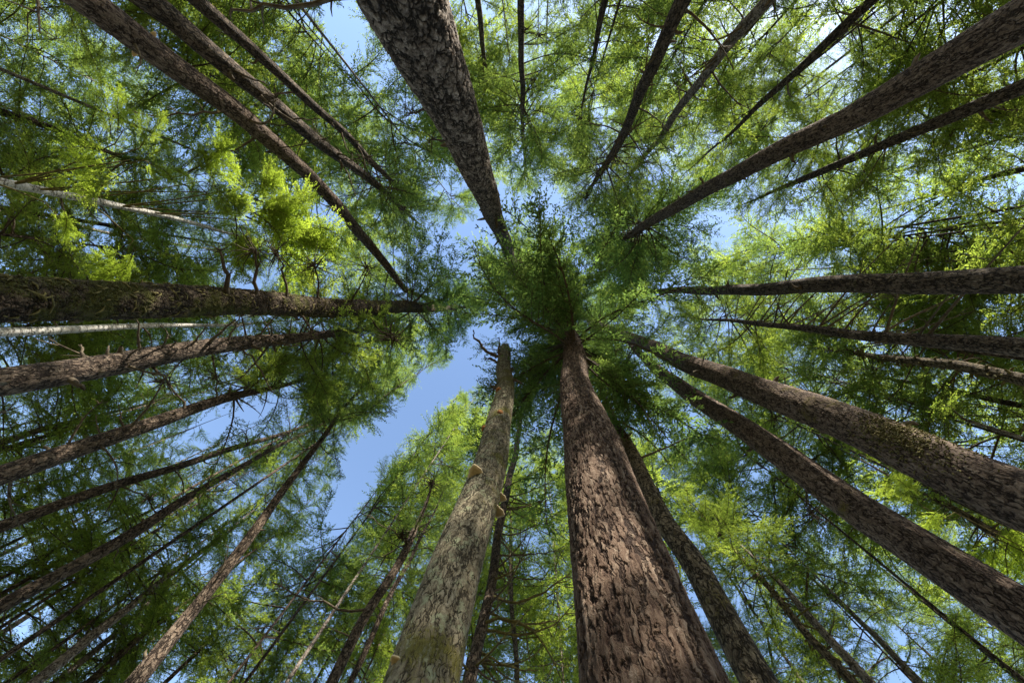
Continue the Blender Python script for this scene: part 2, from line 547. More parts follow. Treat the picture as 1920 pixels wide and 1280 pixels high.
# ------------------------------------------------------------------ trunks
def trunk_line(pts, D0, hmax=46.0):
    """(px, py, width px) from low to high -> points and radii of a near-vertical trunk"""
    P, Rr = [], []
    d0, k0 = ray(pts[0][0], pts[0][1])
    h0 = D0 * F / (pts[0][2] * k0)
    P.append(d0 * h0); Rr.append(D0 / 2)
    base = P[0][:2]
    lasth = h0
    for (x, y, w) in pts[1:]:
        d, k = ray(x, y)
        h = base.dot(d[:2]) / max(1e-6, d[:2].dot(d[:2]))
        h = max(lasth * 1.06, min(h, hmax, lasth * 3.2))
        D = w * k * h / F
        D = min(D, 2 * Rr[-1] * 1.01)
        D = max(D, 2 * Rr[-1] * .45)
        P.append(d * h); Rr.append(D / 2)
        lasth = h
    P = np.array(P) + CAM
    return P, np.array(Rr)

def smooth_line(P, Rr, top_add, r_top=.02, flare=0.25):
    """extend to the ground and to the tip; returns functions of height"""
    g = (P[1] - P[0]); g = g / g[2]
    g[:2] *= .6
    base = P[0] - g * P[0][2]
    u = P[-1] - P[-2]; u = u / u[2]
    u[:2] = np.clip(u[:2] * .9, -.2, .2)
    tip = P[-1] + u * top_add
    PP = np.vstack([base, P, tip])
    slope = (Rr[0] - Rr[1]) / max(.5, P[1][2] - P[0][2])
    RR = np.concatenate([[Rr[0] + min(slope, .012) * P[0][2]], Rr, [r_top]])
    z = PP[:, 2]
    def cub(zq, y):
        # gentle smoothing of the piecewise line
        w = .04 * (z[-1])
        return (np.interp(zq, z, y) * 2 + np.interp(zq - w, z, y) + np.interp(zq + w, z, y)) / 4
    ph = (base[0] * 7.3 + base[1] * 3.1) % 6.28
    am = .030 + .05 * max(0, .5 - RR[0])
    def line(zq):
        zq = np.asarray(zq, float)
        wx = am * (np.sin(zq * .55 + ph) + .5 * np.sin(zq * 1.3 + ph * 2)) * np.clip(zq / 3, 0, 1)
        wy = am * (np.cos(zq * .47 + ph * 3) + .5 * np.sin(zq * 1.1 + ph)) * np.clip(zq / 3, 0, 1)
        return np.stack([np.interp(zq, z, PP[:, 0]) + wx, np.interp(zq, z, PP[:, 1]) + wy, zq], -1)
    def rad(zq):
        zq = np.asarray(zq, float)
        return np.interp(zq, z, RR) + RR[0] * flare * np.exp(-zq / .5)
    return line, rad, base, tip[2]

def trunk_mesh(line, rad, ztop, n, zdense, dz, rng, mat, base, lumps=0.03, stub=False):
    """trunk with rings dz apart below zdense and wider ones above"""
    z1 = np.arange(0, zdense, dz)
    z2 = [zdense]
    st = dz
    while z2[-1] < ztop:
        st = min(st * 1.08, .8)
        z2.append(z2[-1] + st)
    z = np.concatenate([z1, np.array(z2)])
    z = z[z < ztop]
    z = np.append(z, ztop)
    P = line(z)
    r = rad(z)
    V, q, a = tube(P, r, n)
    k = len(z)
    w = 1 + lumps * (fbm1(z[:, None] * .9 + 2 * np.cos(a + rng.uniform(0, 6))[None], rng, 4, 1.0) * .6 +
                     .7 * np.sin(a * 2 + rng.uniform(0, 6))[None] + .5 * np.sin(a * 3 + z[:, None] * .15 + rng.uniform(0, 6)))
    V = (P[:, None, :] + (V.reshape(k, n, 3) - P[:, None, :]) * w[:, :, None])
    rr = r.mean() * .5 + r * .5
    attr = np.stack([np.cos(a)[None] * rr[:, None] * 1.0, np.sin(a)[None] * rr[:, None], np.repeat(z[:, None], n, 1)], -1)
    attr = attr + rng.uniform(0, 30, 3)
    V = V.reshape(-1, 3)
    tr = None
    if stub:
        V = np.vstack([V, P[-1] + [0, 0, .12]])
        attr = np.vstack([attr.reshape(-1, 3), attr.reshape(-1, 3)[-1]])
        j = np.arange(n)
        tr = np.stack([(k - 1) * n + j, (k - 1) * n + (j + 1) % n, np.full(n, k * n)], -1)
    return mesh_from('trunk', V - base, tr, q, [BARK[mat]], attr=attr.reshape(-1, 3))

def bare_branch(o, az, pitch, L, rng, r0=.02, curl=.6, subs=4, mb=None, droop=0.0):
    """a leafless limb: bent main stem with a few side twigs, gathered in one mesh builder"""
    mb = mb or MB()
    n = 9
    d = np.array([math.cos(az) * math.cos(pitch), math.sin(az) * math.cos(pitch), math.sin(pitch)])
    P = [np.asarray(o, float)]
    v = d.copy()
    side = rng.normal(0, 1, 3) * curl
    for i in range(n):
        v = v + (side * .12 + rng.normal(0, .10, 3) * curl + np.array([0, 0, -droop * .12]))
        v /= np.linalg.norm(v)
        P.append(P[-1] + v * L / n)
    P = np.array(P)
    mb.tube(P, np.linspace(r0, r0 * .25, n + 1), 6)
    for k in range(subs):
        i = rng.integers(2, n)
        dd = P[i] - P[i - 1]
        dd /= np.linalg.norm(dd)
        e = dd + rng.normal(0, .75, 3)
        e /= np.linalg.norm(e)
        l = L * rng.uniform(.12, .38)
        f = e + rng.normal(0, .35, 3)
        mb.tube(np.array([P[i], P[i] + e * l * .5, P[i] + e * l * .5 + f * l * .5]), np.array([.45, .3, .12]) * r0, 4)
    return mb

def fungus(parent, o, az, size, off, rng):
    """a shelf fungus: thick half disc, domed above, flat pale pore face below"""
    n, V, Q = 18, [], []
    prof = [(0, .0), (.55, .0), (.92, .02), (1.0, .13), (.85, .30), (.45, .42), (0, .48)]
    d = np.array([math.cos(az), math.sin(az)])
    e = np.array([-d[1], d[0]])
    for (rr, zz) in prof:
        for j in range(n + 1):
            a = -math.pi / 2 * 1.15 + math.pi * 1.15 * j / n
            w = 1 + .10 * math.sin(a * 3 + 1) + .06 * math.sin(a * 7)
            p = d * (math.cos(a) * rr * w * size) + e * (math.sin(a) * rr * w * size * .85)
            V.append([o[0] + p[0], o[1] + p[1], o[2] + zz * size])
    for i in range(len(prof) - 1):
        for j in range(n):
            Q.append([i * (n + 1) + j, i * (n + 1) + j + 1, (i + 1) * (n + 1) + j + 1, (i + 1) * (n + 1) + j])
    return link('bracket_fungus', mesh_from('bracket_fungus', np.array(V) - off, None, Q, [M_FUNGUS]), parent)

# ------------------------------------------------------------------ ground
gx = np.linspace(-1, 1, 61)
gx = np.sign(gx) * np.abs(gx) ** 2.5 * 900
GX, GY = np.meshgrid(gx, gx, indexing='ij')
GZ = .12 * np.sin(GX * .5) * np.cos(GY * .43) - .12
i = np.arange(60)[:, None] * 61 + np.arange(60)[None]
gq = np.stack([i, i + 61, i + 62, i + 1], -1).reshape(-1, 4)
g = link('ground', mesh_from('ground', np.stack([GX, GY, GZ], -1).reshape(-1, 3), None, gq, [M_GROUND]))
g['kind'] = 'structure'

# ------------------------------------------------------------------ the traced trees
# key: points (px, py, width), D0, bark, crown (z0 as share of height, reach, boughs, shape, leaf), dead limbs, label
TREES = []
def tree(pts, D, bark, crown, dead, label, short, name='conifer_tree', cat='tree', group='tall conifers around the clearing', top=5.0, dense=None, **kw):
    TREES.append(dict(pts=pts, D=D, bark=bark, crown=crown, dead=dead, label=label, short=short, name=name, cat=cat, group=group, top=top, dense=dense, kw=kw))

tree([(768, 0, 154), (873, 269, 66), (937, 430, 27), (970, 515, 11)], .75, 'scaly', (.66, 5.2, 230, 'hemlock', 'fir'), (3, .3, .7, 1.6),
     'thick scaly barked conifer trunk coming down from the top edge, widest of the upper trunks', 'thick scaly trunk', limbs=[(800, 210, 772, 212, .025, 24, .22), (850, 270, 808, 262, .025, 20, .25), (705, 14, 435, 18, .028)], dense=(160, 9, .02), top=3)
tree([(1885, 51, 78), (1582, 225, 44), (1280, 379, 31), (1178, 443, 15)], .65, 'brown', (.72, 5.2, 170, 'hemlock', 'dense'), (3, .5, .75, .8),
     'straight dark brown conifer trunk running to the top right corner', 'top right corner trunk', mosspatch=[(1215, 420, 30, .4)], dense=(96, 14, .04))
tree([(1918, 525, 55), (1600, 535, 35), (1290, 545, 14), (1172, 547, 5)], .50, 'thin', (.62, 3.6, 60, 'hemlock', 'hemlock'), (4, .4, .6, 1.5),
     'slim straight conifer trunk lying level across the right side, upper of two', 'level upper right trunk')
tree([(1918, 653, 37), (1600, 624, 18), (1345, 600, 5)], .40, 'thin', (.68, 3.2, 46, 'hemlock', 'hemlock'), (44, .40, .95, 3.4),
     'thin conifer trunk at right bristling with long straight bare twigs on its upper side', 'bristling twiggy trunk', deadaz=(-1.05, .55))
tree([(1918, 931, 106), (1599, 803, 73), (1280, 675, 32), (1110, 605, 17)], .70, 'brown', (.78, 4.6, 120, 'hemlock', 'dense'), (6, .2, .7, .7),
     'stout reddish brown conifer trunk with a moss clump, leaving the right edge low down', 'stout mossy clumped trunk', limbs=[(1430, 745, 1450, 785, .03, 22, .35), (1190, 640, 1170, 690, .03, 16, .5)], mosspatch=[(1690, 812, 700, .30), (1650, 798, 400, .25), (1740, 840, 250, .3)], dense=(140, 10, .03),)
tree([(1918, 1154, 96), (1616, 956, 63), (1468, 850, 52), (1280, 732, 28), (1215, 675, 17)], .62, 'brown', (.80, 3.6, 60, 'hemlock', 'hemlock'), (6, .3, .7, .8),
     'brown conifer trunk with mossy patches running towards the lower right corner', 'brown lower right trunk', top=9, limbs=[(1500, 890, 1520, 960, .03, 30, .5)], dense=(128, 9, .03))
tree([(1430, 1280, 67), (1343, 1135, 52), (1303, 1065, 46), (1246, 984, 38), (1185, 850, 24), (1158, 795, 14)], .42, 'gold', (.74, 2.8, 55, 'hemlock', 'hemlock'), (26, .4, .9, 2.2),
     'slender mossy conifer trunk just right of the big furrowed trunk', 'slender mossy trunk', dense=(96, 8, .03), top=12)
tree([(1213, 1280, 268), (1175, 1135, 210), (1149, 1018, 169), (1110, 850, 110), (1081, 719, 54), (1074, 645, 34)], .85, 'furrowed', (.66, 4.6, 170, 'hemlock', 'dense'), (2, .75, .9, 1.2),
     'massive dark red brown conifer with deeply furrowed bark, largest trunk in view', 'massive furrowed trunk', dense=(288, 7.5, .014))
tree([(807, 1280, 138), (845, 1135, 125), (874, 1018, 101), (920, 850, 60), (948, 719, 32), (947, 655, 21)], .50, 'smooth', None, None,
     'pale grey dead snag with snapped top and shelf fungi beside the massive furrowed trunk', 'pale dead snag', name='dead_tree', cat='dead tree', group=None, top=.2, dense=(176, 10, .016), snag=True)
tree([(0, 563, 87), (319, 566, 64), (638, 575, 33), (780, 577, 20), (850, 577, 8)], .60, 'mossy', (.48, 4.3, 180, 'hemlock', 'dense'), (14, .40, .60, 1.8),
     'thick moss covered conifer trunk lying level across the left side', 'mossy level trunk', top=10, limbs=[(690, 590, 735, 632, .05, 40, .9), (560, 590, 585, 625, .04, 20, .6), (600, 560, 590, 500, .045, 24, .8), (660, 565, 690, 505, .04, 22, .8), (480, 555, 480, 470, .05, 16, .7), (430, 553, 412, 470, .06, 8, .5), (540, 558, 520, 480, .04, 20, .7)], dense=(128, 14, .04))
tree([(0, 715, 54), (319, 667, 37), (504, 638, 23), (640, 622, 12)], .45, 'thin', (.62, 3.4, 80, 'hemlock', 'hemlock'), (22, .25, .7, 1.3),
     'knobbly conifer trunk with broken branch stubs below the mossy trunk at left', 'stubby knobbly trunk', limbs=[(290, 690, 310, 713, .035, 24, .55), (400, 670, 405, 705, .03, 18, .5), (155, 668, 152, 646, .035), (200, 664, 204, 648, .035), (262, 655, 256, 600, .035), (315, 650, 332, 638, .03), (395, 642, 442, 600, .045), (430, 640, 452, 590, .03), (455, 655, 512, 736, .035), (130, 712, 160, 730, .07), (360, 645, 390, 605, .03), (480, 632, 520, 590, .035)], dense=(64, 14, .05))
tree([(0, 888, 38), (235, 808, 28), (437, 746, 16), (512, 727, 9)], .40, 'thin', (.66, 3.2, 60, 'hemlock', 'hemlock'), (10, .35, .75, 1.6),
     'brown conifer trunk ending in foliage beside the left blue sky opening', 'sky opening trunk', limbs=[(345, 766, 290, 690, .035), (232, 798, 222, 760, .03), (410, 748, 405, 700, .03), (450, 740, 545, 765, .02)])
tree([(0, 988, 22), (252, 900, 15), (405, 848, 11), (590, 795, 4)], .32, 'thin', (.68, 2.9, 44, 'hemlock', 'fir'), (6, .4, .75, 1.6),
     'thin conifer trunk at lower left, upper of a close parallel pair', 'upper paired trunk', limbs=[(228, 912, 290, 935, .03)])
tree([(0, 1134, 26), (252, 993, 20), (437, 884, 10), (600, 795, 4)], .34, 'thin', (.66, 2.9, 44, 'sparse', 'fir'), (12, .4, .85, 1.6),
     'thin dark conifer trunk at lower left, lower of a close parallel pair', 'lower paired trunk', limbs=[(290, 965, 280, 935, .03, 34, .5), (382, 922, 412, 945, .03), (225, 1010, 215, 1055, .03), (420, 890, 460, 920, .025)])
tree([(250, 1280, 32), (370, 1129, 22), (470, 998, 17), (554, 894, 12), (660, 745, 5)], .34, 'thin', (.60, 3.0, 64, 'hemlock', 'fir'), (12, .3, .85, 1.5),
     'sun dappled slim conifer leaning from the bottom left towards the big sky opening', 'leaning sun dappled trunk', limbs=[(640, 760, 655, 720, .02, 22, .6)])
tree([(168, 0, 53), (336, 128, 42), (437, 205, 35), (571, 322, 24), (689, 450, 18), (761, 544, 10)], .48, 'brown', (.76, 3.2, 56, 'fir', 'fir'), (7, .2, .6, 1.6),
     'dark straight conifer trunk with small shelf fungi slanting from the top left corner', 'dark slanting trunk', limbs=[(520, 280, 610, 262, .02, 12, .5), (410, 214, 258, 212, .035)], dense=(80, 14, .05), conks=[(251, 101, .085), (287, 64, .085), (406, 216, .06)])
tree([(272, 0, 40), (437, 134, 32), (571, 242, 22), (674, 322, 15), (757, 393, 8)], .42, 'thin', (.66, 3.2, 56, 'fir', 'fir'), (12, .35, .85, 1.8),
     'brown conifer trunk at top left, middle of three parallel slanting trunks', 'middle slanting trunk', limbs=[(470, 160, 515, 182, .03, 26, .5), (560, 235, 515, 235, .02, 14, .4), (640, 300, 690, 295, .025, 16, .6), (535, 226, 600, 222, .03)])
tree([(376, 0, 26), (470, 84, 20), (605, 215, 14), (707, 312, 10), (744, 346, 6)], .32, 'thin', (.62, 3.0, 50, 'fir', 'fir'), (8, .3, .8, 1.8),
     'slimmest of three parallel slanting trunks at top left', 'slimmest slanting trunk')
tree([(979, -10, 14), (978, 100, 12), (979, 201, 10), (981, 250, 7)], .30, 'thin', (.42, 4.2, 230, 'hemlock', 'fir'), (5, .3, .7, 1.2),
     'slender upright conifer at top centre just right of the thick scaly trunk', 'slender trunk at top centre', top=17, limbs=[(980, 150, 1000, 150, .03, 22, .6), (980, 60, 1010, 65, .03, 24, .6)])
tree([(1285, 0, 29), (1211, 148, 22), (1154, 285, 14), (1117, 336, 8)], .38, 'thin', (.66, 3.4, 85, 'fir', 'fir'), (30, .35, .9, 1.8),
     'conifer trunk at top right of centre with many curled dead branches, darker of two', 'darker curly trunk', limbs=[(1130, 320, 1100, 370, .03, 24, .8), (1120, 335, 1160, 380, .03, 20, .8)])
tree([(1440, 0, 23), (1330, 134, 18), (1271, 208, 14), (1194, 312, 7)], .32, 'grey', (.72, 3.0, 55, 'sparse', 'hemlock'), (36, .3, .95, 1.7),
     'greyer slim conifer trunk at top right of centre with many curled dead branches', 'greyer curly trunk')
tree([(1636, 0, 18), (1515, 118, 14), (1414, 205, 9), (1330, 285, 3)], .30, 'thin', (.40, 2.8, 70, 'sparse', 'hemlock'), (22, .25, .9, 2.0),
     'thin dark conifer with feathery boughs between greyer trunk and top right corner trunk', 'thin feathery trunk')
tree([(1915, 161, 28), (1784, 218, 22), (1616, 292, 15), (1498, 339, 10)], .36, 'thin', (.60, 3.0, 56, 'hemlock', 'hemlock'), (10, .3, .8, 1.2),
     'dark thin conifer trunk partly wrapped in green leaves below the top right corner trunk', 'leaf wrapped trunk')
tree([(1919, 90, 9), (1820, 130, 8), (1700, 190, 6)], .26, 'grey', (.62, 2.6, 34, 'sparse', 'hemlock'), (4, .4, .8, 1.2),
     'thin pale trunk half hidden under the dark top right corner trunk', 'pale half hidden trunk')
tree([(1918, 712, 24), (1784, 683, 20), (1616, 662, 9)], .36, 'gold', (.74, 2.6, 30, 'sparse', 'hemlock'), (12, .3, .95, .8),
     'shaggy golden mossed trunk below the bristling twiggy trunk at right', 'golden mossed trunk', tufts=True)
tree([(1918, 757, 11), (1767, 727, 9), (1636, 707, 4)], .22, 'thin', (.85, 1.8, 12, 'sparse', 'hemlock'), (26, .3, .95, 2.0),
     'thin dead pole under the golden mossed trunk at right', 'thin dead pole at right')
tree([(1592, 1273, 18), (1515, 1190, 14), (1448, 1105, 11), (1364, 1018, 6)], .28, 'gold', (.66, 2.6, 40, 'hemlock', 'hemlock'), (16, .3, .9, 1.2),
     'ragged golden mossed trunk at the lower right, left one of a pair', 'left ragged trunk', tufts=True)
tree([(1590, 1235, 17), (1522, 1159, 14), (1468, 1099, 10), (1414, 1045, 6)], .28, 'grey', (.68, 2.6, 40, 'hemlock', 'hemlock'), (10, .3, .9, 1.2),
     'greyer trunk at the lower right, right one of a close pair', 'greyer close paired trunk')
tree([(1717, 1273, 12), (1650, 1199, 11), (1599, 1152, 8), (1530, 1090, 5)], .26, 'grey', (.66, 2.6, 36, 'hemlock', 'hemlock'), (8, .3, .9, 1.2),
     'pale thin trunk below the brown lower right trunk, behind light foliage', 'pale lower right trunk')
tree([(1915, 1273, 14), (1834, 1210, 10), (1790, 1175, 7)], .28, 'thin', (.60, 2.6, 36, 'sparse', 'fir'), (8, .3, .9, 1.2),
     'thin dark trunk right in the bottom right corner', 'bottom right corner trunk')
tree([(881, 1266, 24), (917, 1102, 21), (940, 984, 17), (955, 900, 12), (975, 800, 8)], .30, 'thin', (.78, 2.6, 40, 'fir', 'fir'), None,
     'dark trunk hidden behind the pale snag with long arching bare branches', 'arching branched trunk', arching=True,
     arcs=[(912, 1172, 1075, 1128, 40, .045), (920, 1110, 1068, 1078, 34, .05), (921, 1140, 1050, 1160, 26, .05), (938, 1040, 1062, 1018, 18, .035), (930, 1082, 985, 1045, 12, .04),
           (903, 1215, 1005, 1258, 14, .04), (932, 1062, 1030, 1092, 14, .03), (945, 1000, 1050, 958, 16, .03), (950, 960, 1062, 926, 12, .03), (955, 930, 1050, 895, 10, .03), (902, 1225, 930, 1285, 0, .05),
           (918, 1172, 1055, 1290, -70, .05), (945, 985, 880, 940, 8, .03), (926, 1100, 985, 1130, 20, .03), (952, 940, 1030, 985, 14, .028), (957, 905, 1020, 870, 8, .028)])
tree([(967, 1273, 10), (959, 1085, 8), (956, 984, 5)], .22, 'thin', (.66, 2.2, 34, 'fir', 'fir'), (6, .3, .8, 1.0),
     'thin far trunk seen through the arching branches between snag and massive trunk', 'far middle trunk')
tree([(622, 1278, 21), (700, 1135, 18), (741, 1065, 16), (763, 1025, 14), (790, 960, 7)], .32, 'thin', (.55, 2.4, 56, 'fir', 'fir'), (8, .25, .8, 1.1),
     'dark young conifer trunk left of the pale snag topped by a dense dark whorl', 'dark whorled trunk', limbs=[(765, 1020, 755, 1000, .05, 44, .8), (775, 1000, 808, 905, .04, 34, .7), (690, 1140, 508, 1090, .05), (765, 1020, 700, 970, .035), (770, 1010, 830, 975, .03), (765, 1020, 690, 1050, .03)])
tree([(657, 1275, 12), (741, 1099, 9), (774, 1038, 7), (800, 985, 4)], .22, 'thin', (.55, 2.2, 44, 'fir', 'fir'), (8, .3, .9, 1.0),
     'thin trunk squeezed between the dark whorled trunk and the pale snag', 'thin squeezed trunk')
tree([(0, 346, 16), (175, 378, 14), (302, 406, 10), (396, 427, 6)], .20, 'birch', None, (5, .4, .9, 1.2),
     'white barked birch trunk with lime green fans above the mossy level trunk at left', 'upper white birch', name='birch_tree', group='white birches at left',
     fans=[(245, 300, 165, 330, 9, 9, 1), (262, 278, 290, 230, 9.5, 10, 1), (270, 300, 325, 335, 9.5, 8, 1), (340, 330, 420, 290, 10, 11, 1), (380, 340, 450, 380, 11, 13, 1.2), (440, 370, 540, 400, 12, 16, 1.2), (470, 400, 580, 440, 13, 16, 1.2), (430, 400, 480, 470, 12, 12, 1.2), (85, 380, 140, 440, 9, 7, .8), (250, 450, 205, 510, 11, 10, .9), (390, 360, 400, 300, 10, 6, 1), (470, 350, 520, 330, 12, 9, 1), (215, 270, 250, 215, 9.5, 8, 1), (560, 420, 610, 455, 13, 9, 1)])
tree([(0, 625, 17), (235, 615, 11), (437, 606, 5)], .20, 'birch', (.75, 1.8, 20, 'hemlock', 'hemlock'), (5, .4, .9, 1.0),
     'white barked birch trunk just beneath the mossy level trunk at left', 'lower white birch', name='birch_tree', group='white birches at left')
tree([(150, 425, 6), (250, 445, 5), (363, 463, 4)], .20, 'grey', (.75, 2.2, 24, 'hemlock', 'fir'), (3, .4, .9, 1.0),
     'faint far grey trunk between the white birch and the mossy level trunk', 'faint far grey trunk')
tree([(0, 830, 14), (84, 803, 11), (151, 786, 7)], .26, 'grey', (.60, 2.6, 40, 'hemlock', 'hemlock'), (14, .3, .9, 1.2),
     'short grey trunk end below the stubby knobbly trunk at the left edge', 'grey left edge trunk')
tree([(0, 848, 8), (100, 823, 6), (200, 795, 4)], .20, 'gold', (.62, 2.2, 30, 'sparse', 'hemlock'), (12, .3, .9, 1.0),
     'thin golden trunk right under the grey trunk at the left edge', 'thin golden edge trunk')
tree([(67, 1273, 20), (168, 1189, 17), (252, 1129, 13), (319, 1078, 8)], .30, 'grey', (.66, 2.8, 44, 'hemlock', 'hemlock'), (14, .3, .9, 1.6),
     'pale grey sunlit trunk near the bottom left corner', 'pale sunlit trunk at bottom left')
tree([(114, 1273, 12), (218, 1186, 9), (292, 1119, 6)], .22, 'grey', (.66, 2.4, 36, 'hemlock', 'hemlock'), (8, .3, .9, 1.2),
     'thin grey trunk next right of the pale sunlit trunk at bottom left', 'thin grey trunk at bottom left')
tree([(168, 1273, 14), (269, 1189, 11), (363, 1119, 7)], .26, 'thin', (.60, 2.6, 40, 'hemlock', 'fir'), (8, .3, .9, 1.2),
     'thin brown trunk just left of the leaning sun dappled conifer', 'thin brown trunk at bottom left')
tree([(319, 1270, 8), (380, 1213, 6), (433, 1149, 4)], .18, 'thin', (.55, 2.4, 44, 'hemlock', 'hemlock'), (6, .3, .9, 1.0),
     'very thin dark stem right of the leaning sun dappled conifer', 'very thin bottom stem')
tree([(0, 1186, 10), (101, 1122, 7), (180, 1070, 5)], .24, 'grey', (.55, 2.8, 48, 'hemlock', 'hemlock'), (6, .3, .9, 1.2),
     'faint grey trunk below the lower left pair of thin trunks', 'faint lower left trunk')
tree([(0, 1041, 8), (84, 1001, 6), (170, 960, 4)], .22, 'grey', (.50, 2.8, 48, 'hemlock', 'hemlock'), (6, .3, .9, 1.2),
     'faint grey trunk between the two thin lower left trunks', 'faint trunk between pair')
tree([(0, 208, 14), (84, 232, 12), (151, 259, 9), (260, 310, 5)], .26, 'thin', (.50, 3.0, 60, 'hemlock', 'fir'), (14, .3, .9, 1.8),
     'dark dim trunk in the shade at upper left above the white birch', 'dim trunk at upper left')
tree([(893, 0, 11), (902, 60, 10), (909, 111, 7), (918, 180, 4)], .28, 'gold', (.50, 3.0, 56, 'hemlock', 'hemlock'), (8, .3, .9, 1.2),
     'dim greenish trunk between the thick scaly trunk and the slender top centre trunk', 'greenish trunk at top centre', top=12)
tree([(1135, 0, 13), (1114, 94, 8), (1100, 160, 5)], .28, 'thin', (.45, 3.0, 64, 'fir', 'fir'), (12, .3, .9, 1.5),
     'dim dark trunk between the slender top centre trunk and the curled branch trunk', 'dim top trunk', top=14)
tree([(1920, 1028, 17), (1851, 994, 16), (1804, 964, 11), (1740, 930, 6)], .30, 'gold', (.55, 2.6, 46, 'bright', 'bright'), (8, .3, .9, 1.0),
     'broken mossy trunk peeping between the stout mossy trunk and the lower right trunk', 'peeping mossy trunk',
     fans=[(1730, 950, 1690, 900, 11, 8, 1), (1790, 960, 1740, 990, 10, 8, 1), (1850, 1000, 1890, 1040, 10, 8, 1), (1880, 980, 1850, 1060, 10, 8, 1)])
tree([(1920, 318, 13), (1860, 333, 10), (1760, 362, 6)], .30, 'thin', (.50, 3.0, 50, 'sparse', 'fir'), (12, .25, .9, 2.2),
     'dark trunk at the right edge between leaf wrapped and level upper trunks', 'dark right edge trunk')

def near_line(T):
    P, Rr = trunk_line(T['pts'], T['D'])
    return smooth_line(P, Rr, T['top'], flare=.3, r_top=.02 if not T['kw'].get('snag') else Rr[-1] * .95)

def build_tree(T, seed):
    rng = np.random.default_rng(seed)
    line, rad, base, ztop = near_line(T)
    root = thing(T['name'], base, T['label'], T['cat'], T['group'])
    kw = T['kw']
    if T['dense']:
        n, zd, dz = T['dense']
        me = trunk_mesh(line, rad, ztop, n, zd, dz, rng, T['bark'], base, .025, kw.get('snag', False))
    else:
        me = trunk_mesh(line, rad, ztop, 20, 14, .25, rng, T['bark'], base, .04)
    tr = link('trunk', me, root)
    if T['crown']:
        f0, reach, nb, shape, leaf = T['crown']
        z0 = f0 * ztop
        # whorl bases thin out below the crown
        items = crown_items(line, z0, ztop, reach, int(nb * 1.0), rng, shape)
        assemble(items, shape, leaf, root, base)
    if T['dead']:
        n, a, b, L = T['dead']
        for i in range(n):
            z = ztop * (a + (b - a) * rng.random())
            o = line(z)
            az = rng.uniform(0, 6.283) if 'deadaz' not in kw else rng.normal(*kw['deadaz'])
            r = rad(z)
            l = L * rng.uniform(.25, 1.15)
            mb = bare_branch(o + np.array([math.cos(az), math.sin(az), 0]) * r * .8, az, math.radians(rng.normal(2, 16)), l, rng,
                             r0=min(r * .4, .016 + .012 * l) * (.75 if 'deadaz' in kw else 1), curl=.15 if 'deadaz' in kw else .5, subs=int(rng.integers(1, 6)), droop=.4)
            mb.build('branch', M_MOSSB if T['bark'] == 'gold' and rng.random() < .7 else M_DEAD, root, base)
    if not kw.get('snag') and T['bark'] not in ('birch', 'furrowed'):
        for i in range(9):
            z = ztop * rng.uniform(.12, .75)
            az = rng.uniform(0, 6.283)
            r = float(rad(z))
            e = np.array([math.cos(az), math.sin(az), rng.normal(.1, .25)])
            o = line(z) + e * r * .85
            l = rng.uniform(.08, .40)
            mb = MB()
            q = rng.normal(0, .3, 3)
            rr = min(.05, r * .22)
            mb.tube(np.array([o, o + e * l * .35, o + e * l * .7 + q * l * .3, o + e * l + q * l * .8]), np.array([rr * 1.5, rr, rr * .8, rr * .35]), 6)
            mb.build('branch_stub', M_DEAD, root, base)
    if kw.get('arcs'):
        for (x0, y0, x1, y1, sag, r0) in kw['arcs']:
            p, az, c = surface_point(line, rad, x0, y0)
            hh = p[2] - CAM[2]
            q1 = CAM + ray((x0 + x1) / 2, (y0 + y1) / 2 + sag * 1.6)[0] * (hh * rng.uniform(.92, 1.0))
            q2 = CAM + ray(x1, y1)[0] * (hh * rng.uniform(.95, 1.12))
            t = np.linspace(0, 1, 16)[:, None]
            Pm = (1 - t) ** 2 * c + 2 * t * (1 - t) * q1 + t * t * q2
            Ln = np.linalg.norm(q2 - c)
            Pm = Pm + np.cumsum(rng.normal(0, .008, (16, 3)), axis=0) * Ln
            mb = MB()
            mb.tube(Pm, np.linspace(r0, r0 * .3, 16) * rng.uniform(.8, 1.2, 16), 6)
            for k2 in range(5):
                i = rng.integers(4, 15)
                e = (q2 - c) / Ln + rng.normal(0, .7, 3); e /= np.linalg.norm(e)
                l = Ln * rng.uniform(.12, .4)
                mb.tube(np.array([Pm[i], Pm[i] + e * l * .5 - [0, 0, .05 * l], Pm[i] + e * l + np.array([0, 0, .12 * l])]), np.array([.4, .28, .1]) * r0, 4)
            mb.build('branch', M_MOSSB if r0 > .035 else M_DEAD, root, base)
    if kw.get('tufts'):
        mb = MB()
        for i in range(150):
            z = ztop * rng.uniform(.2, .9)
            az = rng.uniform(0, 6.283)
            o = line(z) + np.array([math.cos(az), math.sin(az), 0]) * rad(z) * .9
            l = rng.uniform(.06, .22)
            e = np.array([math.cos(az) * .8, math.sin(az) * .8, rng.normal(-.3, .4)])
            mb.tube(np.array([o, o + e * l * .6, o + e * l + [0, 0, -.05]]), np.array([.04, .035, .008]), 5)
        mb.build('moss', M_MOSSB, root, base)['kind'] = 'stuff'
    if T['bark'] == 'mossy':
        mb = MB()
        for i in range(1500):
            z = 1.5 + (ztop * .62) * rng.random() ** 1.2
            az = rng.uniform(0, 6.283)
            rr = float(rad(z)) * (1 + .03 * math.sin(z * 9 + az))
            e = np.array([math.cos(az), math.sin(az), 0]); tq = np.array([-math.sin(az), math.cos(az), 0])
            o = line(z) + e * rr * .97
            l = rng.uniform(.06, .20)
            q = rng.normal(0, .8)
            mb.tube(np.array([o, o + e * .025 + tq * q * l * .5 - np.array([0, 0, l * .25]), o + e * .02 + tq * q * l - np.array([0, 0, l * .8])]), np.array([.010, .016, .003]), 4)
        mb.build('moss', M_MOSSB, root, base)['kind'] = 'stuff'
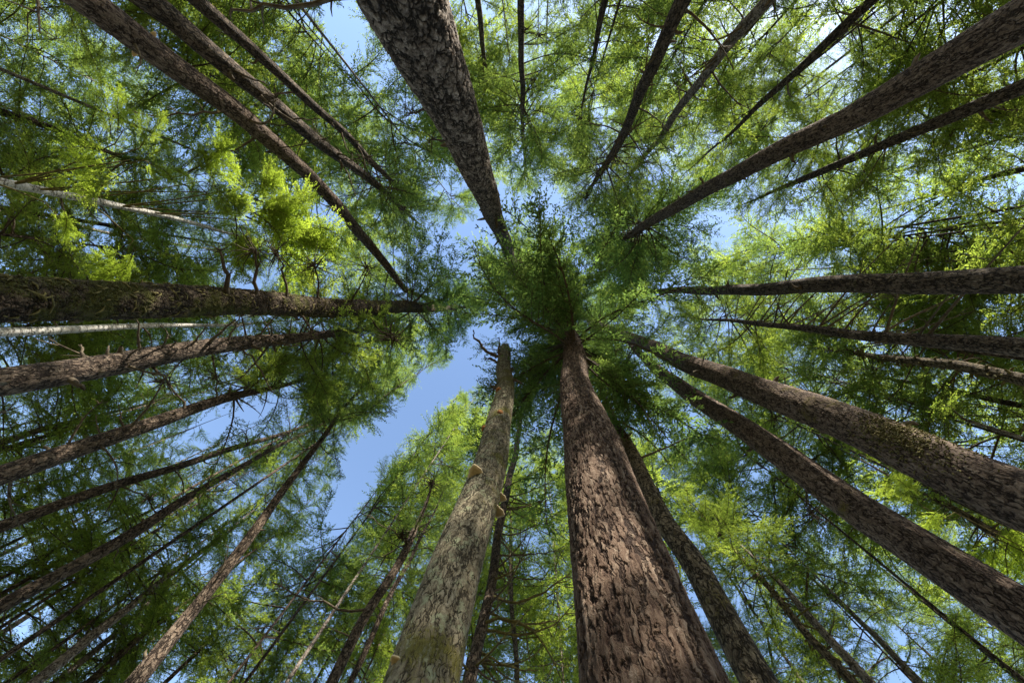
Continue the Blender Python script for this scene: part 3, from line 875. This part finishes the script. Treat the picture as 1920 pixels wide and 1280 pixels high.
    for (px, py, s) in kw.get('conks', []):
        place_conk(root, line, rad, base, px, py, s, rng)
    if kw.get('snag'):
        for (px, py, s) in [(892, 889, .13), (942, 934, .085), (938, 962, .10), (742, 1240, .05)]:
            place_conk(root, line, rad, base, px, py, s, rng)
        for (x0, y0, path, r0) in [(932, 668, [(922, 664), (908, 655), (898, 640), (888, 634), (889, 618)], .075), (940, 664, [(934, 660), (936, 646), (935, 632)], .06),
                                   (952, 690, [(962, 690)], .06), (962, 715, [(968, 712), (978, 718)], .06), (930, 680, [(918, 672), (912, 672)], .06), (930, 725, [(922, 726)], .08)]:
            p, az, c = surface_point(line, rad, x0, y0)
            hh = p[2] - CAM[2]
            Pm = [c + (p - c) * .6] + [CAM + ray(x, y)[0] * (hh + .12 * (i + 1) * (1 if len(path) > 2 else .2)) for i, (x, y) in enumerate(path)]
            mb = MB()
            Pm = np.array(Pm)
            tt = np.linspace(0, len(Pm) - 1, 4 * len(Pm))
            Pq = np.stack([np.interp(tt, np.arange(len(Pm)), Pm[:, q]) for q in range(3)], -1) + rng.normal(0, .014, (len(tt), 3))
            mb.tube(Pq, np.linspace(r0, r0 * .3, len(tt)) * rng.uniform(.75, 1.25, len(tt)), 7)
            for q in range(3):
                i = rng.integers(3, len(tt)); e = rng.normal(0, 1, 3); e /= np.linalg.norm(e)
                mb.tube(np.array([Pq[i], Pq[i] + e * .12, Pq[i] + e * .2 + rng.normal(0, .04, 3)]), np.array([.3, .22, .1]) * r0, 5)
            mb.build('branch', M_DEAD, root, base)
        for (px, py, ss) in [(938, 772, .10), (905, 800, .10), (935, 730, .12)]:
            place_scar(root, line, rad, base, px, py, ss, rng)
    for (x0, y0, x1, y1, r0, *burst) in kw.get('limbs', []):
        p, az, c = surface_point(line, rad, x0, y0)
        d1, _ = ray(x1, y1)
        tip = CAM + d1 * (p[2] - CAM[2] + rng.normal(0, .1))
        a0 = c + (p - c) * .8
        v = tip - a0
        Ln = np.linalg.norm(v)
        t = np.linspace(0, 1, 8)
        w = np.cumsum(rng.normal(0, .035, (8, 3)), axis=0) * Ln
        w -= w[0]; w -= t[:, None] * w[-1]
        Pm = a0 + v * t[:, None] + w
        mb = MB()
        mb.tube(Pm, np.linspace(r0, r0 * .35, 8), 6)
        for q in range(int(3 + Ln * 3)):
            i = rng.integers(2, 8)
            e = v / Ln + rng.normal(0, .8, 3); e /= np.linalg.norm(e)
            l = Ln * rng.uniform(.06, .24)
            f = e + rng.normal(0, .5, 3)
            mb.tube(np.array([Pm[i], Pm[i] + e * l * .5, Pm[i] + e * l * .5 + f * l * .5]), np.array([.42, .28, .10]) * r0, 4)
        for q in range(burst[0] if burst else 0):
            e = rng.normal(0, 1, 3); e[2] = -abs(e[2]) * .5; e /= np.linalg.norm(e)
            l = burst[1] * rng.uniform(.5, 1.2)
            st = tip + rng.normal(0, .08, 3) * burst[1]
            mb.tube(np.array([st, st + e * l * .5, st + e * l + np.array([0, 0, .25 * l])]), np.array([.014, .009, .003]) * burst[1] * 1.6, 4)
        mb.build('branch', M_TWIG if burst else M_DEAD, root, base)
    for (px, py, n, spread) in kw.get('mosspatch', []):
        p, az, c = surface_point(line, rad, px, py)
        mb = MB()
        for q in range(n):
            z = p[2] + rng.normal(0, spread)
            a = az + rng.normal(0, .45)
            e = np.array([math.cos(a), math.sin(a), 0])
            o = line(z) + e * float(rad(z)) * .97
            l = rng.uniform(.02, .06)
            g = e * .5 + rng.normal(0, .7, 3)
            mb.tube(np.array([o, o + e * l * .4 + g * l * .2, o + e * l * .3 + g * l * .6 - np.array([0, 0, l * .4])]), np.array([.009, .011, .002]), 4)
        mb.build('moss', M_MOSSB, root, base)['kind'] = 'stuff'
    if kw.get('fans'):
        items = []
        mb = MB()
        for (ox, oy, tx, ty, hh, nn, wide) in kw['fans']:
            d0, _ = ray(ox, oy); d1, _ = ray(tx, ty)
            o, tip = CAM + d0 * hh, CAM + d1 * hh * 1.02
            zz = o[2] - .3
            c = line(zz)
            mb.tube(np.array([c, c * .6 + o * .4 + [0, 0, .12], o, o * .5 + tip * .5]), np.array([.022, .018, .013, .006]), 6)
            v = tip - o
            for q in range(nn):
                w = v + rng.normal(0, 1, 3) * np.array([.34, .34, .07]) * np.linalg.norm(v) * wide
                f = rng.uniform(0, .8)
                oo = o + v * f + rng.normal(0, 1, 3) * np.array([.12, .12, .03]) * wide
                w = w * (1 - f * .6)
                Ln = np.linalg.norm(w)
                items.append((oo, math.atan2(w[1], w[0]), math.asin(np.clip(w[2] / Ln, -1, 1)), rng.normal(0, .22), Ln / 3.0, rng.integers(len(BOUGHS['bright']))))
        assemble(items, 'bright', 'bright', root, base)
        mb.build('limb', M_MOSSB, root, base)
    if kw.get('arching'):
        for i in range(34):
            z = ztop * rng.uniform(.10, .62)
            az = rng.normal(.1, .8) if i % 4 else rng.uniform(0, 6.28)
            o = line(z)
            L = rng.uniform(1.0, 2.8)
            bare_branch(o, az, math.radians(rng.uniform(-40, 0)), L, rng, r0=.034, curl=.25, subs=4, droop=-1.0).build('branch', M_MOSSB if i % 3 == 0 else M_DEAD, root, base)
    return root

def surface_point(line, rad, px, py):
    """where the sight line through a pixel meets (or passes nearest) a trunk"""
    d, _ = ray(px, py)
    best = None
    for h in np.arange(.5, 30, .02):
        p = CAM + d * h
        c = line(p[2])
        dist = np.linalg.norm((p - c)[:2]) - rad(p[2])
        if best is None or dist < best[0]:
            best = (dist, p, c)
        if dist < 0:
            break
    p, c = best[1], best[2]
    return p, math.atan2(p[1] - c[1], p[0] - c[0]), c

def place_conk(root, line, rad, base, px, py, s, rng):
    p, az, c = surface_point(line, rad, px, py)
    r = rad(p[2])
    o = c + np.array([math.cos(az), math.sin(az), 0]) * (r * .97)
    fungus(root, o, az, s, base, rng)

def place_scar(root, line, rad, base, px, py, s, rng):
    """a broken branch collar: ring of bark round a rotten hollow"""
    p, az, c = surface_point(line, rad, px, py)
    r = float(rad(p[2]))
    d = np.array([math.cos(az), math.sin(az), -.25]); d /= np.linalg.norm(d)
    o = c + d * r * .9
    mb = MB()
    mb.tube(np.array([o, o + d * s * .5, o + d * s * .7, o + d * s * .66, o + d * s * .2]), np.array([s * .75, s * .6, s * .5, s * .36, .01]), 12)
    mb.build('branch_scar', M_WOOD, root, base)

def sun_on(k, spots):
    line, rad, base, zt = near_line(TREES[k])
    for (px, py, r) in spots:
        p, az, c = surface_point(line, rad, px, py)
        SUNRAYS.append((np.array(p), r))
sun_on(8, [(910, 930, .08), (943, 760, .15)])      # snag
sun_on(7, [(1085, 730, .15), (1140, 900, .14), (1185, 1060, .12)])   # massive trunk
sun_on(4, [(1330, 680, .5), (1500, 745, .35), (1720, 830, .3)])
sun_on(5, [(1340, 770, .35), (1480, 830, .35)])
sun_on(6, [(1400, 1210, .4), (1330, 1090, .3)])
sun_on(14, [(400, 1080, .4), (470, 1000, .35), (300, 1210, .4)])
for (px, py, h, r) in [(190, 320, 9, 1.3), (290, 260, 9.5, 1.4), (400, 320, 10, 1.6), (500, 400, 12, 2.0), (560, 440, 13, 1.4), (230, 490, 11, 1.0), (110, 410, 9, .9), (1720, 930, 11, 1.2), (1860, 1030, 10, 1.2),
                       (300, 1080, 16, 2.0), (150, 1180, 15, 1.8), (500, 1080, 17, 2.0), (90, 930, 16, 1.6), (600, 1180, 15, 1.6), (380, 960, 20, 1.6), (1480, 1000, 18, 1.6), (1560, 1180, 15, 1.6), (330, 480, 12, 1.6)]:
    add_sun(px, py, h, r)
for T in TREES:
    P_, R_ = trunk_line(T['pts'], T['D'])
    for i in range(len(P_) - 1):
        (x0, y0, w0), (x1, y1, w1) = T['pts'][i], T['pts'][i + 1]
        if w0 + w1 < 34 and i == len(P_) - 2: continue
        KEEP.append((x0, y0, x1, y1, (w0 + w1) / 4, P_[i][2], P_[i + 1][2]))
KEEP_A = np.array(KEEP, float)
LINES = []
for k, T in enumerate(TREES):
    build_tree(T, 100 + k)
    if T['pts']:
        LINES.append(T)

# ------------------------------------------------------------------ conifers further back, filling the canopy
def angle_of(x, y): return math.atan2(y - ZEN[1], x - ZEN[0])
tr_sorted = sorted([(angle_of(*T['pts'][0][:2]), T['short']) for T in TREES])
cyy, cxx = np.mgrid[0:COVER.shape[0], 0:COVER.shape[1]]
gxx, gyy = (cxx - MG + .5) * 40.0, (cyy - MG + .5) * 40.0
WANT = 4.4 * (1 - openness(gxx, gyy)) ** 1.5
out_x = np.maximum(np.maximum(-gxx, gxx - 1920), 0)
out_y = np.maximum(np.maximum(-gyy, gyy - 1280), 0)
EDGE = np.where(np.maximum(out_x, out_y) == 0, 1.0, np.where(np.maximum(out_x, out_y) < 80, .6, 0.0))
EDGE = np.where((gyy < 0) & (gxx > 950) & (gxx < 1750), .75, EDGE)      # forest carried on unseen towards the sun, added to dapple the trunks
FILLS = []
rf = np.random.default_rng(31)
TRIED = np.zeros_like(WANT)
for k in range(NFILL):
    D = (np.clip(WANT - COVER, 0, None)) * EDGE
    P = np.pad(D, 1, mode='edge')
    D2 = sum(P[i:i + D.shape[0], j:j + D.shape[1]] for i in range(3) for j in range(3)) / 9 * .6 + D * .4 - TRIED
    iy, ix = np.unravel_index(np.argmax(D2), D2.shape)
    TRIED[max(0, iy - 1):iy + 2, max(0, ix - 1):ix + 2] += .22
    px, py = (ix - MG + .5) * 40 + rf.uniform(-18, 18), (iy - MG + .5) * 40 + rf.uniform(-18, 18)
    rr = math.hypot(px - ZEN[0], py - ZEN[1])
    rng = np.random.default_rng(900 + k)
    if rr < 230: continue
    h = min(44.0, max(rng.uniform(15, 25), rng.uniform(16, 21) * F / rr))
    d, _ = ray(px, py)
    mid = CAM + d * h
    dist = math.hypot(mid[0], mid[1])
    ztop = mid[2] * rng.uniform(1.15, 1.35)
    lean = rng.normal(0, .012, 2)
    def line(zq, m=mid, l=lean):
        zq = np.asarray(zq, float)
        return np.stack([m[0] + l[0] * (zq - m[2]), m[1] + l[1] * (zq - m[2]), zq], -1)
    r0 = rng.uniform(.04, .085)
    def rad(zq, r0=r0, zt=ztop):
        zq = np.asarray(zq, float)
        return r0 * np.clip(1 - zq / zt, 0, 1) ** .8 + .012 + r0 * .3 * np.exp(-zq / .5)
    base = line(0.0)
    root = thing('background_conifer', base, '', 'tree', 'conifers further back in the forest')
    FILLS.append((angle_of(px, py), rr, root))
    link('trunk', trunk_mesh(line, rad, ztop, 10, 4, .5, rng, 'thin' if k % 3 else 'grey', base, .04), root)
    yellow = rng.random() < (.75 if (px < 700 or py > 700 or px > 1350) else .35)
    shape, leaf = [('hemlock', 'hemlock'), ('hemlock', 'fir'), ('sparse', 'fir'), ('hemlock', 'hemlock')][(0 if rng.random() < .6 else 3) if yellow else (1 if rng.random() < .6 else 2)]
    assemble(crown_items(line, ztop * rng.uniform(.38, .55), ztop, rng.uniform(2.8, 3.8) * min(1.4, max(1, h / 22)), 92, rng, shape), shape, leaf, root, base)
    for i in range(int(rng.integers(2, 7))):
        z = ztop * rng.uniform(.25, .6)
        az = rng.uniform(0, 6.283)
        bare_branch(line(z), az, math.radians(rng.normal(0, 15)), rng.uniform(.6, 2.0), rng, r0=.02, curl=.5, subs=int(rng.integers(2, 6)), droop=.3).build('branch', M_DEAD, root, base)
gaps = {}
for (a, rr, root) in FILLS:
    hi = [s for s in tr_sorted if s[0] > a] or [tr_sorted[0]]
    lo = [s for s in tr_sorted if s[0] <= a] or [tr_sorted[-1]]
    gaps.setdefault((lo[-1][1], hi[0][1]), []).append((rr, root))
ORD = ['outermost', 'second-outermost', 'third-outermost', 'fourth-outermost', 'fifth-outermost', 'sixth-outermost', 'seventh-outermost', 'eighth-outermost', 'ninth-outermost', 'tenth-outermost', 'eleventh-outermost', 'twelfth-outermost']
for (p, q), L in gaps.items():
    L.sort(key=lambda e: -e[0])
    for i, (rr, root) in enumerate(L):
        root['label'] = (f"{ORD[min(i, 11)]} conifer between {p} and {q}" if len(L) > 1 else f"background conifer between {p} and {q}")

import sys
sys.stderr.write('faces %d objects %d cover %.2f\n' % (sum(len(o.data.polygons) for o in bpy.data.objects if o.type == 'MESH'), len(bpy.data.objects), COVER.mean()))
